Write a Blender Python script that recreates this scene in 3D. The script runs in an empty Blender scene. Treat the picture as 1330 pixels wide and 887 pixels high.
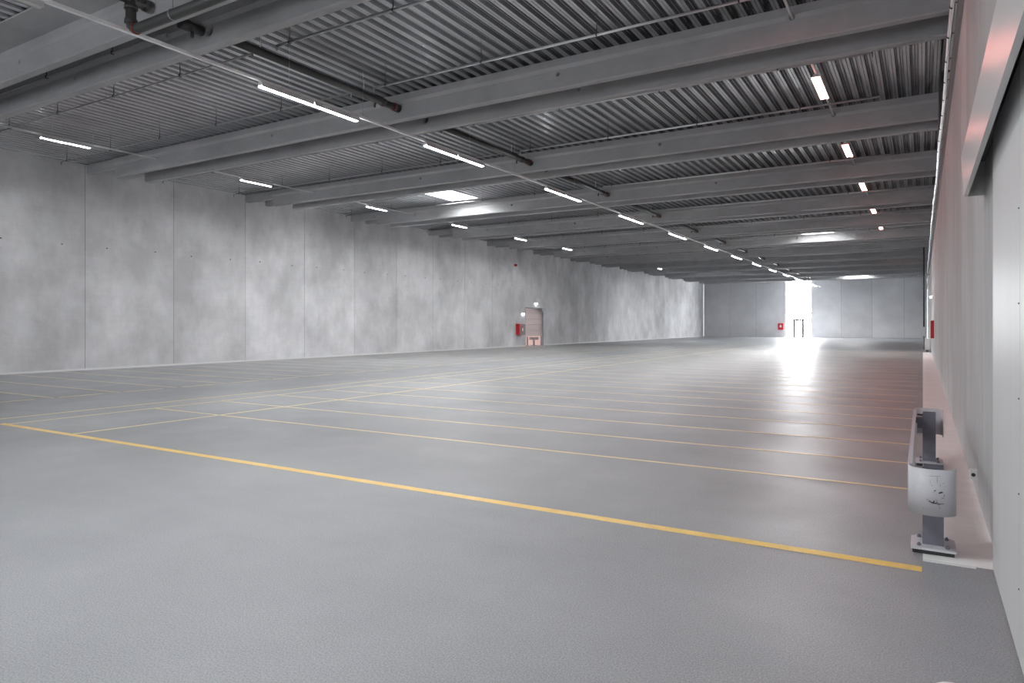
import bpy, bmesh, math, random
from mathutils import Vector
random.seed(4)
S = bpy.context.scene
C = S.collection
PI = math.pi

# ------------------------------------------------------------------ camera
cd = bpy.data.cameras.new('camera'); cam = bpy.data.objects.new('camera', cd); C.objects.link(cam)
cam.location = (0, 0, 1.6); cam.rotation_euler = (PI/2, 0, math.radians(31.0))
cd.sensor_width = 36; cd.lens = 888/1330*36; cd.shift_y = -22/1330; cd.clip_end = 400; cd.clip_start = .05
S.camera = cam
# ------------------------------------------------------------------ light and exposure
S.view_settings.view_transform = 'Standard'; S.view_settings.look = 'None'
S.view_settings.gamma = 1; S.view_settings.use_curve_mapping = False
S.view_settings.exposure = 1.38
w = bpy.data.worlds.new('sky'); S.world = w; w.use_nodes = True
w.node_tree.nodes['Background'].inputs[0].default_value = (.93, .96, 1, 1)
w.node_tree.nodes['Background'].inputs[1].default_value = 3.0
LAMP = 130.0        # centre row radiance
LAMP_SIDE = 165.0
LAMP_RED = 19.0
DAY_FAR = 17.0      # translucent panel in the far wall
FILL_REAR = 1.7      # added glowing panes behind the camera, out of view
SKYL = 16.0

# ------------------------------------------------------------------ hall dimensions (metres)
XL, XR = -25.1, .435
Y0, Y1 = -12.0, 91.5
ZD = 7.18           # underside of the deck
ZB = 6.58           # underside of the beams
BA = [6.65 + 6.37*k for k in range(13)]     # near face of the first beam of each pair
BA[1] -= .17
BO = 1.05
BW = .20

# ------------------------------------------------------------------ materials
def mat(name, col=(.5,.5,.5), rough=.5, metal=0, emit=None, strength=0):
    m = bpy.data.materials.new(name); m.use_nodes = True
    b = m.node_tree.nodes['Principled BSDF']
    b.inputs['Base Color'].default_value = (*col, 1); b.inputs['Roughness'].default_value = rough
    b.inputs['Metallic'].default_value = metal
    if emit:
        b.inputs['Emission Color'].default_value = (*emit, 1); b.inputs['Emission Strength'].default_value = strength
    return m
def nd(m, t, **kw):
    n = m.node_tree.nodes.new(t)
    for k, v in kw.items():
        if hasattr(n, k): setattr(n, k, v)
        else: n.inputs[k].default_value = v
    return n
def ln(m, a, b): m.node_tree.links.new(a, b)
def noise(m, scale, detail=4, rough=.55, vec=(1,1,1)):
    g = nd(m, 'ShaderNodeNewGeometry'); mp = nd(m, 'ShaderNodeMapping'); mp.inputs['Scale'].default_value = vec
    ln(m, g.outputs['Position'], mp.inputs[0])
    n = nd(m, 'ShaderNodeTexNoise'); n.inputs['Scale'].default_value = scale; n.inputs['Detail'].default_value = detail
    n.inputs['Roughness'].default_value = rough
    ln(m, mp.outputs[0], n.inputs['Vector']); return n.outputs['Fac']
def ramp(m, fac, a, b, lo=.3, hi=.7):
    r = nd(m, 'ShaderNodeMapRange'); r.inputs['From Min'].default_value = lo; r.inputs['From Max'].default_value = hi
    r.inputs['To Min'].default_value = a; r.inputs['To Max'].default_value = b; ln(m, fac, r.inputs[0]); return r.outputs[0]
def mul(m, *f):
    o = f[0]
    for x in f[1:]:
        n = nd(m, 'ShaderNodeMath', operation='MULTIPLY'); ln(m, o, n.inputs[0]); ln(m, x, n.inputs[1]); o = n.outputs[0]
    return o
def tint(m, fac, col):
    n = nd(m, 'ShaderNodeVectorMath', operation='SCALE'); n.inputs[0].default_value = col
    ln(m, fac, n.inputs['Scale']); ln(m, n.outputs[0], m.node_tree.nodes['Principled BSDF'].inputs['Base Color'])
def bump(m, fac, strength, dist=.01):
    b = nd(m, 'ShaderNodeBump'); b.inputs['Strength'].default_value = strength; b.inputs['Distance'].default_value = dist
    ln(m, fac, b.inputs['Height']); ln(m, b.outputs[0], m.node_tree.nodes['Principled BSDF'].inputs['Normal'])
def panelvar(m, axis, pitch, off, lo, hi):
    g = nd(m, 'ShaderNodeNewGeometry'); s = nd(m, 'ShaderNodeSeparateXYZ'); ln(m, g.outputs['Position'], s.inputs[0])
    a = nd(m, 'ShaderNodeMath', operation='SUBTRACT'); a.inputs[1].default_value = off; ln(m, s.outputs[axis], a.inputs[0])
    d = nd(m, 'ShaderNodeMath', operation='DIVIDE'); d.inputs[1].default_value = pitch; ln(m, a.outputs[0], d.inputs[0])
    f = nd(m, 'ShaderNodeMath', operation='FLOOR'); ln(m, d.outputs[0], f.inputs[0])
    w = nd(m, 'ShaderNodeTexWhiteNoise', noise_dimensions='1D'); ln(m, f.outputs[0], w.inputs['W'])
    return ramp(m, w.outputs['Value'], lo, hi, 0, 1)

WP, WO = 3.3, 12.8      # wall panel pitch and offset along the hall
m_wall = mat('concrete_wall', rough=.75)
tint(m_wall, mul(m_wall, ramp(m_wall, noise(m_wall, .38, 6, .62, (1,1,.8)), .72, 1.10, .36, .64), ramp(m_wall, noise(m_wall, 2.2, 5, .7, (1,1,.35)), .94, 1.05),
     ramp(m_wall, noise(m_wall, 6, 3, .7, (1,.12,3)), .975, 1.025), panelvar(m_wall, 1, WP, WO, .93, 1.05)), (.73,.73,.75))
bump(m_wall, noise(m_wall, 30, 3), .08, .004)
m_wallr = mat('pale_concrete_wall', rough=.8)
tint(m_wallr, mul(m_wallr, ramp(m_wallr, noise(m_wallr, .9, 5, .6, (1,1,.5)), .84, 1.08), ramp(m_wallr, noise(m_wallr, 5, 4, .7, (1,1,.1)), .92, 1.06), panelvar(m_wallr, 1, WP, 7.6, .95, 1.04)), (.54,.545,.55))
m_wallb = mat('far_concrete_wall', rough=.75)
tint(m_wallb, mul(m_wallb, ramp(m_wallb, noise(m_wallb, .3, 5, .6), .85, 1.1), panelvar(m_wallb, 0, WP, -11.76, .92, 1.05)), (.74,.74,.76))
m_gap = mat('joint_sealant', (.12,.12,.12), .8)
m_beam = mat('beam_concrete', rough=.7)
tint(m_beam, mul(m_beam, ramp(m_beam, noise(m_beam, .7, 5, .65, (1,1,1.4)), .86, 1.10), ramp(m_beam, noise(m_beam, 6, 4, .7, (.4,1,1)), .95, 1.04)), (.40,.40,.41))
m_deck = mat('galvanised_deck', rough=.26, metal=.85)
tint(m_deck, mul(m_deck, ramp(m_deck, noise(m_deck, 3, 4, .6, (2,.25,1)), .8, 1.15)), (.46,.475,.49))
m_floor = mat('sealed_asphalt_floor', rough=.38)
fl = m_floor
g1 = noise(fl, 110, 3, .7); g2 = noise(fl, .35, 5, .6)
tint(fl, mul(fl, ramp(fl, g2, .88, 1.08), ramp(fl, g1, .70, 1.28, .36, .64), ramp(fl, noise(fl, 1.7, 4, .6, (.4,1,1)), .96, 1.04)), (.288,.298,.312))
bump(fl, g1, .7, .005)
ln(fl, ramp(fl, noise(fl, .8, 4, .6), .33, .46), fl.node_tree.nodes['Principled BSDF'].inputs['Roughness'])
m_yel = mat('yellow_paint', rough=.42)
tint(m_yel, ramp(m_yel, noise(m_yel, 5, 5, .7), .85, 1.05), (.86,.60,.16))
m_yelp = mat('thin_line_paint', rough=.36)
tint(m_yelp, ramp(m_yelp, noise(m_yelp, 4, 5, .7), .85, 1.05), (.82,.66,.34))
m_white = mat('pale_floor_paint', rough=.5)
tint(m_white, ramp(m_white, noise(m_white, 3, 4, .6), .93, 1.04), (.88,.88,.87))
m_skirt = mat('white_skirting', (.75,.75,.75), .5)
m_housing = mat('white_enamel', (.62,.62,.61), .35)
m_lamp = mat('lamp_tube', (.9,.9,.9), .5, emit=(.975,.985,1), strength=LAMP)
m_lampS = mat('side_lamp_tube', (.9,.9,.9), .5, emit=(.98,.985,1), strength=LAMP_SIDE)
m_lampR = mat('warm_red_lamp_tube', (.9,.9,.9), .5, emit=(1,.33,.28), strength=LAMP_RED)
m_off = mat('unlit_diffuser', (.62,.62,.58), .4)
m_pipe = mat('dark_drain_plastic', (.06,.06,.06), .45)
m_pipered = mat('red_sealing_ring', (.30,.05,.04), .6)
m_sprk = mat('grey_sprinkler_steel', (.30,.30,.31), .4, .3)
m_galv = mat('galvanised_steel', (.62,.63,.65), .3, .85)
m_black = mat('black_rubber', (.03,.03,.03), .6)
m_door = mat('door_sheet', rough=.44)
m_door.node_tree.nodes['Principled BSDF'].inputs['Specular IOR Level'].default_value = .15
tint(m_door, ramp(m_door, noise(m_door, 4, 3, .6, (1,1,.05)), .96, 1.04), (.62,.62,.63))
m_hood = mat('white_painted_sheet', (.60,.60,.60), .3)
m_dark = mat('dark_recess', (.10,.10,.10), .5)
m_guard = mat('guard_enamel', rough=.4)
tint(m_guard, ramp(m_guard, noise(m_guard, 9, 5, .7), .93, 1.04), (.56,.56,.60))
m_post = mat('guard_post_steel', rough=.45)
tint(m_post, ramp(m_post, noise(m_post, 8, 5, .7), .85, 1.08), (.17,.17,.21))
m_scuff = mat('dark_scuff', (.06,.045,.045), .7)
m_red = mat('signal_red', (.55,.015,.03), .4)
m_pinklit = mat('pink_lit_door_sheet', (.66,.52,.50), .45)  # pink of the reddish light put into the sheet's base colour
m_glow = mat('emergency_lamp', (.9,.9,.9), .4, emit=(1,1,1), strength=6)
m_day = mat('daylit_translucent_panel', (.8,.8,.8), .4, emit=(.97,.985,1), strength=DAY_FAR)
m_rearfill = mat('rear_fill_glow', (.8,.8,.8), .4, emit=(.96,.98,1), strength=FILL_REAR)  # fill glow for the unseen rear wall, added
m_sky = mat('daylit_skylight_dome', (.8,.8,.8), .4, emit=(.98,.99,1), strength=SKYL)
m_frame = mat('grey_metal_frame', (.30,.31,.32), .4, .2)
m_glass = mat('cabinet_glass', (.25,.27,.27), .1)
m_box = mat('white_plastic', (.70,.70,.70), .4)

# ------------------------------------------------------------------ mesh helpers
class MB:
    def __init__(s): s.v = []; s.f = []; s.sm = []
    def add(s, vs, fs, smooth=False):
        n = len(s.v); s.v += [tuple(v) for v in vs]; s.f += [tuple(i+n for i in f) for f in fs]; s.sm += [smooth]*len(fs); return s
    def box(s, x0,x1,y0,y1,z0,z1):
        vs = [(x,y,z) for x in (x0,x1) for y in (y0,y1) for z in (z0,z1)]
        return s.add(vs, [(0,1,3,2),(4,6,7,5),(0,4,5,1),(2,3,7,6),(0,2,6,4),(1,5,7,3)])
    def prism(s, prof, axis, a, b, smooth=False):
        # prof: closed 2-D outline; axis 'x': (y,z) ; 'y': (x,z) ; 'z': (x,y)
        def P(p, t): return {'x':(t,p[0],p[1]), 'y':(p[0],t,p[1]), 'z':(p[0],p[1],t)}[axis]
        n = len(prof); vs = [P(p,a) for p in prof] + [P(p,b) for p in prof]
        s.add(vs, [(i,(i+1)%n,n+(i+1)%n,n+i) for i in range(n)], smooth)
        k = len(s.v)-2*n
        s.f += [tuple(k+i for i in reversed(range(n))), tuple(k+n+i for i in range(n))]; s.sm += [False]*2
        return s
    def tube(s, pts, r, n=10, caps=True):
        pts = [Vector(p) for p in pts]; rings = []
        up = None
        for i, p in enumerate(pts):
            t = (pts[min(i+1,len(pts)-1)] - pts[max(i-1,0)]).normalized()
            if up is None:
                up = Vector((0,0,1)) if abs(t.z) < .9 else Vector((0,1,0))
            a = t.cross(up).normalized(); b = a.cross(t).normalized(); up = b
            rr = r[i] if isinstance(r, (list,tuple)) else r
            rings.append([p + a*(rr*math.cos(2*PI*k/n)) + b*(rr*math.sin(2*PI*k/n)) for k in range(n)])
        base = len(s.v); s.v += [tuple(q) for R in rings for q in R]
        for i in range(len(rings)-1):
            for k in range(n):
                s.f.append((base+i*n+k, base+i*n+(k+1)%n, base+(i+1)*n+(k+1)%n, base+(i+1)*n+k)); s.sm.append(True)
        if caps:
            s.f += [tuple(base+k for k in reversed(range(n))), tuple(base+(len(rings)-1)*n+k for k in range(n))]; s.sm += [False]*2
        return s
    def lathe(s, cx, cy, prof, n=32):
        base = len(s.v)
        for r, z in prof:
            for k in range(n): s.v.append((cx+r*math.cos(2*PI*k/n), cy+r*math.sin(2*PI*k/n), z))
        for i in range(len(prof)-1):
            for k in range(n):
                s.f.append((base+i*n+k, base+i*n+(k+1)%n, base+(i+1)*n+(k+1)%n, base+(i+1)*n+k)); s.sm.append(True)
        s.f += [tuple(base+k for k in reversed(range(n))), tuple(base+(len(prof)-1)*n+k for k in range(n))]; s.sm += [False]*2
        return s
    def build(s, name, m, parent=None, bevel=0):
        me = bpy.data.meshes.new(name); me.from_pydata(s.v, [], s.f)
        bm = bmesh.new(); bm.from_mesh(me); bmesh.ops.recalc_face_normals(bm, faces=bm.faces); bm.to_mesh(me); bm.free()
        me.polygons.foreach_set('use_smooth', s.sm); me.materials.append(m)
        o = bpy.data.objects.new(name, me); C.objects.link(o)
        if parent:
            o.parent = parent; o.matrix_parent_inverse.identity()
            o.location = -Vector(parent.location) if o.parent.parent is None else (0,0,0)
        if bevel:
            b = o.modifiers.new('bevel', 'BEVEL'); b.width = bevel; b.segments = 2; b.limit_method = 'ANGLE'
        return o
# every mesh is written in hall coordinates; children are offset back by their parent's location
def thing(name, loc, label, cat, group=None):
    o = bpy.data.objects.new(name, None); C.objects.link(o); o.location = loc; o.empty_display_size = .1
    o['label'] = label; o['category'] = cat
    if group: o['group'] = group
    return o
def tag(o, label, cat, group=None):
    o['label'] = label; o['category'] = cat
    if group: o['group'] = group
    return o
def struct(o): o['kind'] = 'structure'; return o
def dup(root, off, label, group=None):
    r = root.copy(); C.objects.link(r); r.location = Vector(root.location) + Vector(off)
    r['label'] = label
    if group: r['group'] = group
    for ch in list(root.children):
        c = ch.copy(); C.objects.link(c); c.parent = r
        for g in ch.children:
            d = g.copy(); C.objects.link(d); d.parent = c
    return r
ORD = ['first','second','third','fourth','fifth','sixth','seventh','eighth','ninth','tenth','eleventh','twelfth','thirteenth','fourteenth','fifteenth','sixteenth','seventeenth','eighteenth','nineteenth','twentieth']

# ------------------------------------------------------------------ floor with its painted lines
floor = struct(MB().box(XL-.3, XR+.3, Y0, Y1+.3, -.2, 0).build('floor', m_floor))
def fline(x0,x1,y0,y1,m=m_yelp,name='painted_line',z=.0015):
    o = MB().box(x0,x1,y0,y1,0,z).build(name, m, floor); return o
LW = .10
fline(-12.75, -.005, 5.16, 5.265, m_yel)                         # front line
SY = [7.69 + 1.44*k for k in range(28)]
for y in SY: fline(-12.6, -.12, y-.028, y+.028)
for k in range(30): fline(XL+.15, -16.25, 4.75+1.44*k-.028, 4.75+1.44*k+.028)
fline(-13.44, -13.37, 1.0, 60); fline(-12.63, -12.57, 5.265, 60); fline(-10.685, -10.615, 5.265, 60)
d = MB(); y = 2.0
while y < 60: d.box(-16.33, -16.24, y, y+.95, 0, .0015); y += 1.44
d.build('dashed_line', m_yelp, floor)
strip = fline(0, XR, 5.44, 46.0, m_white, 'pale_strip', .003)
fline(0, .30, 5.40, 5.44, m_skirt, 'white_line', .0035)

# ------------------------------------------------------------------ walls
def wall_y(name, xa, xb, y0, y1, z1, m, seams, holes=(), backing=None):
    """wall along Y made of precast panels with open joints"""
    o = MB(); ys = [y0] + [s for s in seams if y0 < s < y1] + [y1]
    for a, b in zip(ys[:-1], ys[1:]):
        a += .008; b -= .008
        cut = [h for h in holes if h[0] < b and h[1] > a]
        if not cut: o.box(xa, xb, a, b, 0, z1); continue
        h = cut[0]; ha, hb = max(a, h[0]), min(b, h[1])
        if ha > a: o.box(xa, xb, a, ha, 0, z1)
        if hb < b: o.box(xa, xb, hb, b, 0, z1)
        o.box(xa, xb, ha, hb, h[2], z1)
    return struct(o.build(name, m))
DL = (43.65, 46.5, 2.88)
seamL = [WO + WP*k for k in range(-8, 25)]
wl = wall_y('wall_left', XL-.25, XL, Y0, Y1, 7.5, m_wall, seamL, [DL])
o = MB()
for s in seamL:
    if Y0 < s < Y1: o.box(XL-.20, XL-.012, s-.009, s+.009, DL[2] if DL[0] < s < DL[1] else 0, 7.5)
o.build('joint', m_gap, wl)
o = MB()
rnd = random.Random(9)
for k in range(24):
    a = WO + WP*(k-1)
    for q in (.75, 2.55): o.tube([(XL-.01, a+q, 4.35+rnd.uniform(-.03,.03)), (XL+.004, a+q, 4.35)], .03, 8)
o.build('anchor_plug', m_gap, wl)
seamR = [7.6 + WP*k for k in range(-1, 26)]
wr = wall_y('wall_right', XR, XR+.25, Y0, Y1, 7.5, m_wallr, seamR)
o = MB()
for s in seamR:
    if Y0 < s < Y1: o.box(XR+.012, XR+.2, s-.009, s+.009, 0, 7.5)
o.build('joint', m_gap, wr)
struct(MB().box(XL, XL+.04, Y0, 43.6, 0, .07).box(XL, XL+.04, 46.55, Y1, 0, .07).build('baseboard_left', m_skirt))
# far wall with the tall daylit panel
WX0, WX1 = -14.85, -11.76
wb = MB()
xs = sorted([XL] + [WX1 + WP*k for k in range(-4, 4) if XL < WX1+WP*k < XR] + [WX0, XR])
xs = [x for i, x in enumerate(xs) if i == 0 or x - xs[i-1] > .5 or x in (WX0,)]
for a, b in zip(xs[:-1], xs[1:]):
    if abs(a-WX0) < .01: continue
    wb.box(a+.008, b-.008, Y1, Y1+.25, 0, 7.5)
wb.box(WX0, WX1, Y1, Y1+.25, 7.05, 7.5)
wfar = struct(wb.build('wall_far', m_wallb))
o = MB()
for x in xs[1:-1]: o.box(x-.009, x+.009, Y1+.012, Y1+.2, 0, 7.5)
o.build('joint', m_gap, wfar)
wf = struct(thing('window_1', (-13.3, Y1, 0), 'tall overexposed daylight panel with a small door in the far wall', 'window'))
del wf['category']; del wf['label']
MB().box(WX0, WX1, Y1+.16, Y1+.18, 0, 7.05).build('window_pane', m_day, wf)
o = MB()
for x in (WX0+.04, WX1-.04): o.box(x-.05, x+.05, Y1+.08, Y1+.16, 0, 7.05)
o.box(WX0, WX1, Y1+.08, Y1+.16, 2.95, 3.12)
o.build('window_frame', m_housing, wf)
o = MB(); dx0, dx1 = -13.95, -12.65
o.box(dx0, dx0+.26, Y1+.04, Y1+.15, 0, 2.25).box(dx1-.26, dx1, Y1+.04, Y1+.15, 0, 2.25).box(dx0, dx1, Y1+.04, Y1+.15, 2.08, 2.28).box(dx0+.07, dx1-.07, Y1+.06, Y1+.12, .0, .12)
o.build('door_frame', m_dark, wf)
# wall behind the camera with glowing panes added to brighten the near hall
GZ = 4.6
o = MB(); fill_panes = [(-23.2,-18.4), (-16.6,-11.8), (-10.0,-5.2), (-4.4,-.6)]
o.box(XL, XR, Y0-.25, Y0, GZ, 7.5); prev = XL
for a, b in fill_panes: o.box(prev, a, Y0-.25, Y0, 0, GZ); prev = b
o.box(prev, XR, Y0-.25, Y0, 0, GZ)
struct(o.build('wall_rear', m_wall))
for i, (a, b) in enumerate(fill_panes):
    g = struct(MB().box(a, b, Y0-.12, Y0-.10, 0, GZ).build('window_%d' % (i+2), m_rearfill))  # unseen emissive pane, added as fill light
    f = MB()
    for k in range(5): f.box(a, b, Y0-.10, Y0-.05, k*(GZ-.08)/4, k*(GZ-.08)/4+.08)
    for x in (a, (a+b)/2, b-.08): f.box(x, x+.08, Y0-.10, Y0-.05, 0, GZ)
    f.build('window_frame', m_frame, g)

# ------------------------------------------------------------------ ceiling: trapezoidal steel deck
SKY = [(-18.2,-16.8,22.7,25.1), (-6.0,-4.6,41.4,44.1), (-18.9,-17.4,65.0,67.6), (-6.9,-5.2,80.2,83.0), (-6.0,-4.6,.2,3.0)]  # last one is added out of view to light the near floor
PT = .275
o = MB(); n = int((XR-XL)/PT)+1
prof = [(0,0),(.05,0),(.058,.010),(.066,0),(.115,0),(.137,.07),(.131,.078),(.145,.085),(.16,.14),(.20,.14),(.208,.13),(.216,.14),(.24,.14),(.255,.075),(.249,.067),(.262,.06)]
def deck_strip(i, y0, y1):
    x = XL + i*PT; pts = [(min(x+a, XR), ZD+b) for a, b in prof] + [(min(x+PT, XR), ZD)]
    vs = [(p[0], y, p[1]) for y in (y0,y1) for p in pts]; k = len(pts)
    o.add(vs, [(j, j+1, k+j+1, k+j) for j in range(k-1)])
for i in range(n):
    x = XL + i*PT; y = Y0
    for sk in sorted(SKY, key=lambda s: s[2]):
        if sk[0]-PT*.5 <= x < sk[1]-PT*.5: deck_strip(i, y, sk[2]); y = sk[3]
    deck_strip(i, y, Y1)
ceil = struct(o.build('ceiling', m_deck))
MB().box(XL-.25, XR+.25, Y0-.25, Y1+.25, 7.75, 7.80).build('roof_skin', m_dark, ceil)
# closures where the deck meets each beam and the walls
for i, (a, b, c, d_) in enumerate(SKY):
    i0 = [k for k in range(n) if a-PT*.5 <= XL+k*PT < b-PT*.5]; xa = XL + i0[0]*PT; xb = XL + (i0[-1]+1)*PT
    k = MB().box(xa-.02, xa, c, d_, ZD, ZD+.5).box(xb, xb+.02, c, d_, ZD, ZD+.5).box(xa, xb, c-.02, c, ZD, ZD+.5).box(xa, xb, d_, d_+.02, ZD, ZD+.5).build('skylight_curb', m_housing)
    t = thing('skylight', ((xa+xb)/2, (c+d_)/2, ZD), ['bright white skylight in the deck near the left wall, nearest in view',
        'skylight in the deck right of the central lamp row, mid hall', 'far skylight left of the central lamp row', 'farthest skylight, close to the far wall on the right',
        'added skylight out of view above the viewpoint, lighting the near floor'][i], 'skylight', 'rectangular roof skylights')
    k.parent = t; k.location = -Vector(t.location)
    MB().box(xa, xb, c, d_, ZD+.46, ZD+.48).build('dome', m_sky, t)

# ------------------------------------------------------------------ roof beams
CXP, ZP = -10.95, 6.86       # drain pipe
LXL, LXR, ZS, ZSR = -20.9, -1.97, 6.87, 7.0   # side lamp rows
def beam_mesh():
    hw = BW/2
    prof = [(-hw+.02,ZB),(hw-.02,ZB),(hw,ZB+.02),(hw,ZB+.38),(hw+.05,ZB+.45),(hw+.05,ZD),(-hw-.05,ZD),(-hw-.05,ZB+.45),(-hw,ZB+.38),(-hw,ZB+.02)]
    xe = XL+1.75
    a = MB().prism(prof, 'x', xe, XR-.005).build('tmp_a', m_beam)
    top = [(-hw,ZB+.30),(hw,ZB+.30),(hw,ZD),(-hw,ZD)]
    cut = MB()
    for x, z, r in [(CXP,ZP,.105),(LXL,ZS,.05),(LXR,ZSR,.05),(-6.6,6.88,.05),(-15.5,6.86,.05)]:
        cut.tube([(x,-.5,z),(x,.5,z)], r, 20)
    c = cut.build('tmp_c', m_beam)
    bl = a.modifiers.new('b', 'BOOLEAN'); bl.object = c; bl.operation = 'DIFFERENCE'; bl.solver = 'EXACT'
    dg = bpy.context.evaluated_depsgraph_get(); me = bpy.data.meshes.new_from_object(a.evaluated_get(dg))
    bpy.data.objects.remove(a); bpy.data.objects.remove(c)
    me2 = MB().prism(top, 'x', XL+.002, xe-.001).build('tmp_t', m_beam); mt = me2.data; bpy.data.objects.remove(me2)
    return me, mt
bme, bmt = beam_mesh(); bme.name = 'beam_body'; bmt.name = 'bearing_nib'
for k, ya in enumerate(BA):
    for j in (0, 1):
        y = ya + j*BO + BW/2
        if y > Y1-.4: continue
        t = thing('roof_beam', (0, y, 0), 'grey concrete roof beam, %s pair from the camera, %s of the pair' % (ORD[k], ['nearer one','farther one'][j]), 'beam', 'paired concrete roof beams')
        for nm, me in (('beam_body', bme), ('bearing_nib', bmt)):
            b = bpy.data.objects.new(nm, me); C.objects.link(b); b.parent = t

# ------------------------------------------------------------------ luminaires
def lamp(x, y, z, length, n, m, label, group, rail=None, hang=None, w=.11):
    t = thing('strip_light', (x, y, z), label, 'light', group)
    L = length/n
    for i in range(n):
        h = MB(); e = MB()
        a = y - length/2 + i*L + .015; b = a + L - .03
        h.prism([(x-.05,z+.06),(x-.035,z+.075),(x+.035,z+.075),(x+.05,z+.06),(x+w/2,z),(x+w/2,z-.024),(x+w/2-.004,z-.024),(x+w/2-.006,z+.002),(x-w/2+.006,z+.002),(x-w/2+.004,z-.024),(x-w/2,z-.024),(x-w/2,z)], 'y', a, b)
        e.box(x-w/2+.008, x+w/2-.008, a+.01, b-.01, z-.012, z+.001)
        e.build('diffuser', m, h.build('housing', m_housing, t))
    if rail: MB().box(x-.02, x+.02, rail[0], rail[1], z+.075, z+.105).build('mounting_rail', m_housing, t)
    if hang:
        for yy in hang: MB().tube([(x, yy, z+.10), (x, yy, ZD)], .004, 6).build('suspension_wire', m_sprk, t)
    return t
# continuous centre trunking
CX, CZ = -10.6, 6.06
m_rail = mat('trunking_enamel', (.85,.85,.85), .35)
tr = thing('light_trunking', (CX, 40, CZ+.09), 'long thin white trunking carrying the central row of lamps', 'trunking')
MB().box(CX-.035, CX+.035, -8, 90.5, CZ+.077, CZ+.125).build('rail', m_rail, tr)
for yy in [b-1.6 for b in BA] + [b+BO+1.5 for b in BA]:
    if yy < 88: MB().tube([(CX, yy, CZ+.12), (CX, yy, ZD)], .0035, 6).build('suspension_wire', m_sprk, tr)
CL = [(8.5,11.1),(13.45,16.1)] + [(19.8+6.4*k, 22.5+6.4*k) for k in range(11)]
for k, (a, b) in enumerate(CL):
    lamp(CX, (a+b)/2, CZ, b-a, 2, m_lamp, 'lit double strip light on the central row, %s from the camera' % ORD[k], 'central row of strip lights')
lamp(CX, 4.05, CZ, 1.6, 1, m_off, 'unlit cream strip light at the top left corner of the view', 'central row of strip lights')
for q, k in enumerate([0,1,2,3,4,5,8]):
    a = BA[k] + BO + BW; b = BA[k+1]; mid = (a+b)/2
    lamp(LXL, mid-(.22 if k == 0 else .1), ZS-.09, 1.35, 1, m_lampS, 'short lit strip light near the left wall, %s of its row from the camera' % ORD[q], 'strip lights near the left wall', (a-.1, b+.1), (mid-.6, mid+.5))
    lamp(LXR, mid+.0, ZSR-.09, 1.65, 1, m_lampR, 'glowing reddish strip light near the right wall, %s of its row from the camera' % ORD[q], 'reddish strip lights near the right wall', (a-.1, b+.1), (mid-.6, mid+.5), .18)

# ------------------------------------------------------------------ drain pipes
for k in range(13):
    a = (BA[k-1] + BO + BW - .1) if k else BA[0]+BO+BW-.1
    if k == 0: continue
    b = BA[k]
    t = thing('drain_pipe', (CXP, (a+b)/2, ZP), 'dark rainwater pipe under the deck, %s bay from the camera' % ORD[k-1], 'pipe', 'dark rainwater pipes')
    pp = MB().tube([(CXP, a, ZP), (CXP, b+.05, ZP)], .08, 18).build('pipe', m_pipe, t)
    for yy in (b-.55, b-.12): MB().tube([(CXP, yy-.05, ZP), (CXP, yy+.05, ZP)], .097, 18).build('collar', m_pipe, pp)
    MB().tube([(CXP-.05, b-.75, ZP-.04), (CXP-.08, b-.75, ZP-.10), (CXP-.08, b-.75, ZP-.16)], .028, 10).build('branch_stub', m_pipe, t)
    MB().tube([(CXP, b-.185, ZP), (CXP, b-.17, ZP)], .099, 18).build('seal_ring', m_pipered, pp)
    for yy in (a+1.0, b-1.2): MB().tube([(CXP, yy, ZP+.07), (CXP, yy, ZD)], .008, 6).build('pipe_hanger', m_galv, t)
# down pipe with elbow between the first pair and run across the hall
ya, px, rr = 5.88, -10.24, .075
t = thing('down_pipe', (px, ya, 6.4), 'dark elbowed drain pipe at the top left turning to run across the hall', 'pipe')
dp = MB().tube([(px, ya-3.5, 6.50), (px, ya+.30, 6.50)], rr, 18).tube([(px, ya, 6.48), (px, ya, 6.20), (px+.02, ya, 6.10), (px+.10, ya, 6.04), (px+.24, ya, 6.025), (px+9.5, ya, 6.03)], rr, 18).build('pipe', m_pipe, t)
MB().tube([(px,ya+.20,6.50),(px,ya+.32,6.50)], .095, 18).build('collar', m_pipe, t)
MB().tube([(px,ya,6.41),(px,ya,6.35)], .095, 18).build('collar', m_pipe, t)
MB().tube([(px,ya,6.20),(px,ya,6.14)], .09, 18).build('collar', m_pipe, t)
MB().tube([(px+.13,ya,6.033),(px+.155,ya,6.03)], .085, 18).build('seal_ring', m_pipered, t)
for xx in (px+1.05, px+4, px+7): MB().tube([(xx, ya, 6.10), (xx, ya, ZD)], .007, 6).tube([(xx-.012, ya, 6.03), (xx+.012, ya, 6.03)], rr+.006, 18).build('pipe_hanger', m_sprk, t)
MB().tube([(px, ya-.8, 6.57), (px, ya-.8, ZD)], .007, 6).build('pipe_hanger', m_sprk, t)
struct(MB().box(XL, XR, 5.95, BA[0]-.05, ZD-.03, ZD).build('trim_1', m_beam))
CXP -= .2; ZP += .05
t = thing('pipe_stub', (CXP, 7.9, ZP), 'short dark pipe stub coming out of the nearest roof beam', 'pipe')
yb = BA[0]+BO
MB().tube([(CXP-.0, yb+.1, ZP-.02), (CXP, yb-.40, ZP-.02)], .085, 18).tube([(CXP, yb-.25, ZP-.02), (CXP, yb-.43, ZP-.02)], .10, 18).tube([(CXP,yb-.2,ZP-.08),(CXP,yb-.2,ZP-.2)], .03, 10).build('pipe', m_pipe, t); CXP += .2; ZP -= .05

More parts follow.
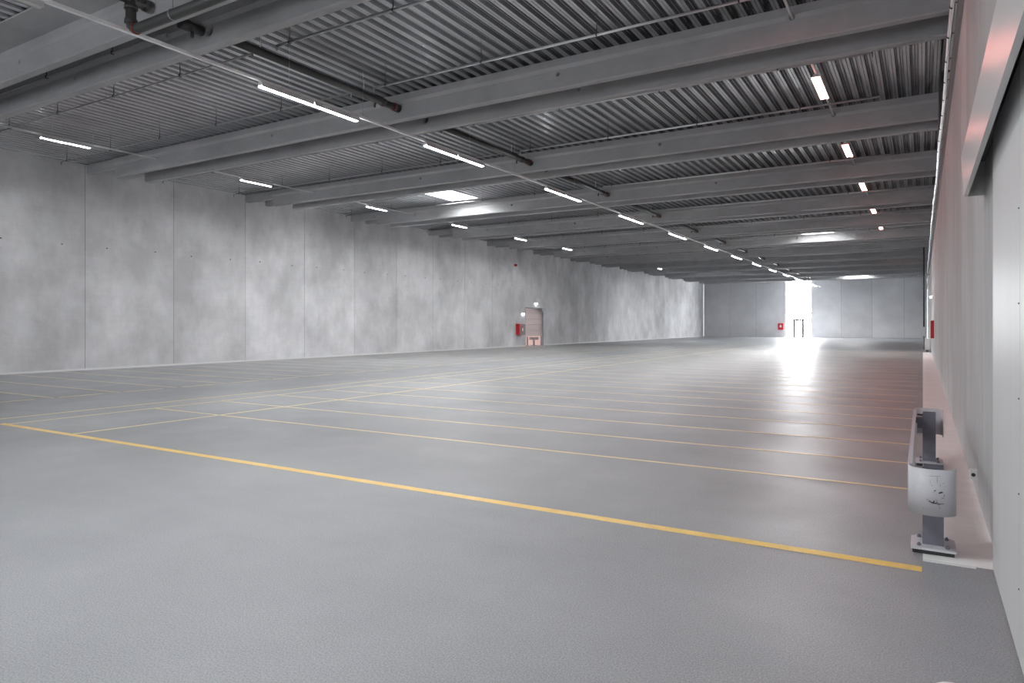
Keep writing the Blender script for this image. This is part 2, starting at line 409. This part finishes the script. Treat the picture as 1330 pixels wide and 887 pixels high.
# ------------------------------------------------------------------ sprinkler pipes
ZSP = 6.935
def sprinkler(y, x0, x1, r, m, label):
    t = thing('sprinkler_pipe', ((x0+x1)/2, y, ZSP), label, 'pipe', 'thin sprinkler pipes under the deck')
    pp = MB().tube([(x0, y, ZSP), (x1, y, ZSP)], r, 8).build('pipe', m, t)
    x = x0 + .35
    while x < x1:
        MB().tube([(x, y, ZSP-.02), (x, y, ZD+.0)], .010, 6).box(x-.012, x+.012, y-.03, y+.03, ZSP-.026, ZSP+.030).build('pipe_hanger', m_black, t); x += 2.55
    for xe in (x0, x1): MB().tube([(xe, y, ZSP+.01), (xe, y, ZSP-.09)], .018, 6).build('sprinkler_head', m_sprk, pp)
for k in range(12):
    a = BA[k] + BO + BW; b = BA[k+1]
    for j, y in ((0, a+1.0), (1, b-1.25)):
        for side in (0, 1):
            sprinkler(y, *((XL+.9, CXP-.35) if side == 0 else (CXP+.35, -.85)), (.018 if side == 0 else .026), m_sprk if side == 0 else m_galv,
                '%s sprinkler pipe %s of centre, %s line of the %s bay from the camera' % (['thin dark','pale'][side], ['left','right'][side], ['nearer','farther'][j], ORD[k]))
y = BA[0]+BW+.62
sprinkler(y, XL+.9, CXP-.9, .018, m_sprk, 'thin dark sprinkler pipe between the two nearest roof beams')

# ------------------------------------------------------------------ cable tray and conduit on the right wall
t = thing('cable_tray', (XR-.03, 45, 5.65), 'perforated grey cable tray along the top of the right wall', 'cable tray')
o = MB(); y = 2.0
for z in (5.56, 5.64, 5.72, 5.80): o.box(XR-.045, XR-.035, 2, 90, z, z+.018)
while y < 60: o.box(XR-.047, XR-.033, y, y+.03, 5.56, 5.815); y += .15
o.box(XR-.045, XR-.002, 2, 90, 5.55, 5.556)
o.build('mesh', m_sprk, t)
t = thing('conduit', (XR-.07, 45, 5.85), 'long shiny metal conduit clipped along the top of the right wall', 'conduit')
pts = []; y = 2.0; i = 0
while y < 90: pts.append((XR-.10 + .008*math.sin(y*.9) - (.02 if y > 27 else 0), y, 5.80 + .012*math.sin(y*.5))); y += .6
MB().tube(pts, .028, 10).tube([(p[0]+.012, p[1], p[2]-.06) for p in pts], .012, 8).build('tube', m_galv, t)
y = 3.0
while y < 90: MB().tube([(XR-.10+.008*math.sin(y*.9)-(.02 if y>27 else 0), y-.02, 5.80+.012*math.sin(y*.5)), (XR-.10+.008*math.sin(y*.9)-(.02 if y>27 else 0), y+.02, 5.80+.012*math.sin(y*.5))], .034, 10).box(XR-.10, XR-.001, y-.01, y+.01, 5.825, 5.833).build('clip', m_black, t); y += 1.1
t = tag(MB().tube([(XR-.12,15.2,6.35),(XR-.15,15.5,6.25),(XR-.13,16.5,6.05),(XR-.12,18.2,5.88),(XR-.12,19.0,5.86)], .03, 8).tube([(XR-.002,15.2,6.35),(XR-.14,15.2,6.35)], .02, 8).build('cable_loop', m_black), 'black hanging cable beside the conduit at the top of the right wall', 'cable')

# ------------------------------------------------------------------ sliding door and hood on the right wall
dr = struct(thing('door_1', (XR-.02, 3, 0), '', '')); del dr['label']; del dr['category']
e = 5.42
ys = [5.42, 3.98, 2.54, 1.10, -.34, -1.78]
for a, b in zip(ys[:-1], ys[1:]):
    MB().box(XR-.045, XR-.004, b+.004, a-.004, .012, 2.85).build('door_panel', m_door, dr, .003)
o = MB()
for yv in ys[1:-1]:
    z = .35
    while z < 2.6: o.tube([(XR-.045, yv+.02, z), (XR-.049, yv+.02, z)], .004, 8); z += .45
o.build('screw', m_gap, dr)
MB().box(XR-.03, XR-.006, -1.8, 5.425, .005, 2.85).build('door_core', m_gap, dr)
HO = -.035
HB, HT, HE = 2.66, 3.02, 6.8
t = thing('door_track_cover', (XR-.06, 3, HB), 'slanting pale sheet metal cover over the sliding door track', 'door track')
# folded sheet: front plate, top plate and end plate, open below
front = [(XR+HO-.108,HB),(XR+HO-.128,HT-.03),(XR+HO-.120,HT),(XR-.001,HT+.02),(XR-.001,HT+.014),(XR+HO-.118,HT-.006),(XR+HO-.122,HT-.03),(XR+HO-.098,HB+.012),(XR+HO-.08,HB+.012),(XR+HO-.08,HB)]
MB().prism(front, 'y', -3, HE).build('cover', m_hood, t)
MB().prism([(XR+HO-.106,HB),(XR+HO-.126,HT-.03),(XR+HO-.118,HT),(XR-.001,HT+.018),(XR-.001,HB)], 'y', HE-.004, HE).build('end_plate', m_hood, t)
MB().box(XR-.10, XR-.06, -3, HE-.1, 2.87, 2.93).box(XR-.06, XR-.002, -3, HE-.1, 2.92, 2.93).build('track', m_dark, t)
for yv in (1, 2.6, 4.4, 5.2): MB().tube([(XR-.10,yv,2.90),(XR-.085,yv,2.90)], .03, 16).build('roller', m_galv, t)

# ------------------------------------------------------------------ guard rail at the right
gx0, gx1, gy0, gy1, gz0, gz1 = -.085, .195, 5.42, 9.45, .315, .615
gx = .062
t = thing('guard_rail', (gx, 7.5, 0), 'scuffed grey crash guard on bolted posts beside the pale strip', 'guard rail')
def sheet(path, z0, z1, th=.006, lip=None):
    """vertical folded steel sheet following a 2-D path"""
    m = MB(); n = len(path); out = []
    for i, p in enumerate(path):
        a = Vector(path[max(i-1,0)]); b = Vector(path[min(i+1,n-1)]); d = (b-a).normalized(); nn = Vector((-d.y, d.x))*th
        out.append((p[0]+nn.x, p[1]+nn.y))
    vs = []
    for i in range(n):
        zz1 = z1[i] if isinstance(z1, list) else z1
        vs += [(*path[i], z0), (*path[i], zz1), (*out[i], z0), (*out[i], zz1)]
    fs = []
    for i in range(n-1):
        a, b = 4*i, 4*(i+1)
        fs += [(a,b,b+1,a+1), (a+2,a+3,b+3,b+2), (a+1,b+1,b+3,a+3), (a,a+2,b+2,b)]
    fs += [(0,1,3,2), (4*n-4,4*n-2,4*n-1,4*n-3)]
    m.add(vs, fs, True); return m
def arc(cx, cy, rx, ry, a0, a1, n=12): return [(cx+rx*math.cos(math.radians(a0+(a1-a0)*i/n)), cy+ry*math.sin(math.radians(a0+(a1-a0)*i/n))) for i in range(n+1)]
near = [(gx0, gy0+.34)] + [(gx0, gy0+.18)] + arc((gx0+gx1)/2, gy0+.12, (gx1-gx0)/2, .12, 180, 360, 24) + [(gx1, gy0+.22)]
sh = sheet(near, gz0-.01, [gz1+.005]*(len(near)-1)+[gz1-.0], .006).build('end_cap', m_guard, t)
# scuffs and scratches on the cap
far = [(gx0+.01, gy1-.34), (gx0+.01, gy1-.14)] + arc(gx0+.09, gy1-.10, .08, .08, 180, 92, 8) + arc(gx1-.08, gy1-.10, .08, .08, 88, 0, 8) + [(gx1, gy1-.24)]
sheet(far, gz0, gz1, .006).build('end_cap', m_guard, t)
# side rail with folded profile
r = MB().prism([(gx0-.008,gz0),(gx0-.008,gz1),(gx0+.022,gz1),(gx0+.022,gz1-.005),(gx0-.002,gz1-.005),(gx0-.002,gz1-.12),(gx0+.03,gz1-.15),(gx0+.03,gz0+.15),(gx0-.002,gz0+.12),(gx0-.002,gz0+.005),(gx0+.022,gz0+.005),(gx0+.022,gz0)], 'y', gy0+.20, gy1-.2)
r.build('side_rail', m_guard, t)
for yc in (gy0+.30, gy1-.28):
    p = MB(); w2, d2, tf = .064, .07, .009; zt = gz1-.02
    prof = [(gx-w2,yc-d2),(gx+w2,yc-d2),(gx+w2,yc-d2+tf),(gx-w2+tf,yc-d2+tf),(gx-w2+tf,yc+d2-tf),(gx+w2,yc+d2-tf),(gx+w2,yc+d2),(gx-w2,yc+d2)]
    p.prism([(x,y) for x,y in prof], 'z', .045, zt)
    po = p.build('post', m_post, t)
    bp = MB().prism([(gx-.135,yc-.17),(gx+.135,yc-.17),(gx+.135,yc+.12),(gx+.10,yc+.16),(gx-.10,yc+.16),(gx-.135,yc+.12)], 'z', .032, .048).build('base_plate', m_guard, t, .002)
    MB().box(gx-.125, gx+.125, yc-.15, yc+.12, .003, .032).build('rubber_pad', m_black, t)
    for sx in (-1, 1):
        for sy in (-.12, .10): MB().prism([(gx+sx*.085+.013*math.cos(PI/3*i), yc+sy+.013*math.sin(PI/3*i)) for i in range(6)], 'z', .048, .062).tube([(gx+sx*.085,yc+sy,.06),(gx+sx*.085,yc+sy,.07)], .007, 8).build('bolt', m_post, bp)
    MB().box(gx0-.002, gx-w2, yc-.05, yc+.05, gz0+.10, gz1-.08).build('spacer', m_post, t)
    MB().tube([(gx0+.03, yc-.02, gz1-.05), (gx-.02, yc-.02, gz1-.05)], .009, 8).build('bolt', m_black, t)
sc = MB(); yc = gy0+.026
rs = random.Random(3)
def capy(x): u = (x-(gx0+gx1)/2)/((gx1-gx0)/2); return gy0+.12-.12*math.sqrt(max(0,1-u*u))-.0075
def scratch(pts, wd):
    # short mark lying on the cap's front face
    vs = []; 
    for i, (x, z) in enumerate(pts):
        z = z*.85+.11; yq = capy(x)
        ww = wd*(.4+.6*math.sin(PI*(i+.5)/len(pts)))
        vs += [(x, yq, z-ww), (x, yq, z+ww)]
    sc.add(vs, [(2*i,2*i+1,2*i+3,2*i+2) for i in range(len(pts)-1)])
for (x0,z0,x1,z1,wd) in [(.035,.345,.085,.335,.004),(.075,.37,.098,.30,.003),(.05,.33,.12,.338,.0025),(.09,.42,.115,.425,.006),(.118,.43,.125,.39,.003),(.065,.435,.075,.44,.004),(.085,.50,.083,.54,.003),(.04,.52,.045,.49,.0015),(.10,.49,.104,.47,.002),(.06,.345,.07,.355,.006),(.11,.40,.105,.36,.001),(.03,.55,.10,.553,.001),(.02,.36,.05,.35,.0015)]:
    scratch([(x0+(x1-x0)*q/6+rs.uniform(-.003,.003), z0+(z1-z0)*q/6+rs.uniform(-.003,.003)) for q in range(7)], wd)
for q in range(14):
    x, z = rs.uniform(.0,.13), rs.gauss(.43,.06)
    if .34 < z < .58: r_ = rs.uniform(.001,.0032); sc.add([(x-r_,capy(x-r_),z),(x,capy(x),z+r_),(x+r_*1.5,capy(x+r_*1.5),z),(x,capy(x),z-r_*.7)], [(0,1,2,3)])
sc.build('scuff_mark', m_scuff, t)

# near bollard, only its top in view
bx, by = .075, 2.22
t = thing('bollard', (bx, by, 0), 'white rounded bollard top at the bottom edge of the view', 'bollard')
MB().lathe(bx, by, [(.085,0),(.085,.52),(.083,.555),(.070,.585),(.045,.603),(.018,.610),(.004,.611)], 40).build('post', m_box, t)
MB().tube([(bx+.02,by-.01,.606),(bx+.02,by-.01,.6125)], .005, 10).build('screw', m_scuff, t)
MB().lathe(bx, by, [(.13,.0),(.13,.012),(.09,.014)], 40).build('base_plate', m_box, t)

# small wall box (light barrier) beside the strip
t = thing('wall_sensor', (XR, 7.66, .21), 'small white sensor box low on the right wall behind the guard', 'sensor')
MB().box(XR-.062, XR-.001, 7.62, 7.71, .165, .255).build('box', m_box, t, .005)
MB().tube([(XR-.034,7.622,.21),(XR-.034,7.614,.21)], .017, 16).build('lens', m_black, t)

# ------------------------------------------------------------------ gate, cabinet and lamps on the left wall
d0, d1, dh = DL
dl = struct(thing('door_2', (XL, (d0+d1)/2, 0), '', '')); del dl['label']; del dl['category']
o = MB()
for k in range(5): o.prism([(XL-.14,.72+k*.43),(XL-.10,.72+k*.43+.01),(XL-.10,.72+k*.43+.42),(XL-.14,.72+k*.43+.43)], 'y', d0+.03, d1-.03)
o.build('door_panel', m_pinklit, dl)
MB().box(XL-.24, XL+.01, d0, d0+.06, 0, dh).box(XL-.24, XL+.01, d1-.06, d1, 0, dh).box(XL-.24, XL+.01, d0, d1, dh-.08, dh).build('door_frame', m_frame, dl)
MB().box(XL-.03, XL+.16, d1-.55, d1-.05, dh-.28, dh-.04).build('door_motor', m_frame, dl)
# the room behind the gate
rm = struct(MB().box(XL-3.2, XL-.26, d0-1, d0-.9, 0, 3).box(XL-3.2, XL-.26, d1+.9, d1+1, 0, 3).box(XL-3.3, XL-3.2, d0-1, d1+1, 0, 3).box(XL-3.3, XL-.26, d0-1, d1+1, 3, 3.1).box(XL-3.3, XL-.3, d0-1, d1+1, -.1, -.001).build('wall_store', mat('pale_store_wall', (.80,.74,.73), .6)))
MB().box(XL-2.2, XL-.9, (d0+d1)/2-.06, (d0+d1)/2+.06, 2.90, 2.95).build('ceiling_lamp', mat('store_lamp', (.9,.9,.9), .5, emit=(1,.80,.76), strength=26), rm)
t = thing('pedestal_table', (XL-.4, d1-.8, 0), 'grey pedestal table seen below the half raised gate', 'table')
MB().box(XL-.62, XL-.2, d1-1.15, d1-.45, .44, .64).build('top', m_frame, t)
MB().box(XL-.46, XL-.36, d1-.85, d1-.75, .02, .44).box(XL-.6, XL-.22, d1-1.0, d1-.6, 0, .03).build('pedestal', m_frame, t)
tag(MB().box(XL-.30, XL-.22, d0+.74, d0+.84, 0, .70).box(XL-.40,XL-.17,d0+.66,d0+.92,0,.03).build('barrier_post', m_frame), 'thin grey post standing under the half raised gate', 'post')
def emergency(x, y, z, label):
    t = thing('emergency_light', (x, y, z), label, 'light')
    MB().box(x, x+.10, y-.14, y+.14, z, z+.04).build('housing', m_housing, t)
    MB().prism([(x+.015,z),(x+.09,z),(x+.09,z-.08),(x+.07,z-.10),(x+.035,z-.10),(x+.015,z-.08)], 'y', y-.12, y+.12).build('lens', m_glow, t)
emergency(XL, 45.25, 3.22, 'small lit emergency lamp above the half raised gate')
emergency(XL+.002, 43.30, 2.42, 'small lit lamp at the left side of the half raised gate')
t = thing('fire_hose_cabinet', (XL, 42.7, .85), 'red wall cabinet for a fire hose left of the half raised gate', 'cabinet')
MB().box(XL+.002, XL+.30, 42.30, 43.15, .86, 1.66).build('body', m_red, t, .01)
MB().box(XL+.30, XL+.315, 42.36, 43.10, .90, 1.62).build('door', m_glass, t)
MB().box(XL+.315, XL+.325, 42.55, 42.85, 1.05, 1.5).build('label_plate', m_red, t)
MB().box(XL+.326, XL+.33, 42.66, 42.80, 1.12, 1.35).build('symbol', m_box, t)
t = thing('wall_horn', (XL, 42.2, 5.9), 'small red alarm horn high on the left wall', 'alarm')
MB().box(XL, XL+.10, 42.1, 42.3, 5.78, 5.94).build('body', m_red, t, .01)
MB().tube([(XL+.10,42.2,5.86),(XL+.16,42.2,5.86)], [.04,.07], 14).build('horn', m_red, t)

# ------------------------------------------------------------------ far end things
t = thing('fire_point', (-15.6, Y1, .9), 'small red fire point box on the far wall left of the bright panel', 'fire box')
MB().box(-15.68, -15.03, Y1-.22, Y1-.001, .95, 1.75).build('body', m_red, t, .01)
MB().prism([(-15.48,1.25),(-15.23,1.25),(-15.23,1.42),(-15.33,1.58),(-15.41,1.58),(-15.48,1.45)], 'y', Y1-.235, Y1-.221).build('symbol', m_box, t)
t = thing('extinguisher_cabinet', (XR, 36.2, .8), 'tall narrow red cabinet on the right wall seen edge on', 'cabinet')
MB().box(XR-.13, XR-.001, 36.0, 36.5, .98, 1.78).build('body', m_red, t, .01)
MB().box(XR-.14, XR-.13, 36.03, 36.47, 1.02, 1.74).build('door', m_red, t)
t = thing('steel_post', (.05, 52, 0), 'thin dark vertical pipe with a white box near the far right corner', 'pipe')
MB().tube([(.06,52,1.3),(.06,52,ZD)], .045, 10).build('pipe', m_pipe, t)
MB().box(-.12,.13,51.85,52.05,.85,1.45).build('control_box', m_box, t, .01)
MB().tube([(.06,52,0),(.06,52,.9)], .05, 10).build('foot', m_frame, t)
t = thing('guard_post', (.22, 47, 0), 'low white guard end at the far end of the pale strip', 'guard')
MB().prism([(.10,46.8),(.36,46.8),(.36,47.3),(.10,47.3)], 'z', .12, .80).build('cap', m_box, t, .03)
MB().box(.16,.30,46.9,47.2,.0,.13).build('post', m_post, t)
t = thing('bracket_lamp', (XR, 62, 4.6), 'thin pale arm sticking out of the right wall near the far corner', 'lamp')
MB().tube([(XR-.001,58,5.2),(XR-.75,58,5.2)], .03, 8).build('arm', m_housing, t)
MB().box(XR-.80, XR-.55, 57.9, 58.1, 5.16, 5.22).build('head', m_housing, t)
t = thing('door_light', (XR, 50, 3.1), 'small lit lamp on the right wall above the side doorway', 'light')
MB().box(XR-.10, XR-.001, 45.8, 45.95, 3.12, 3.22).build('lens', m_glow, t)
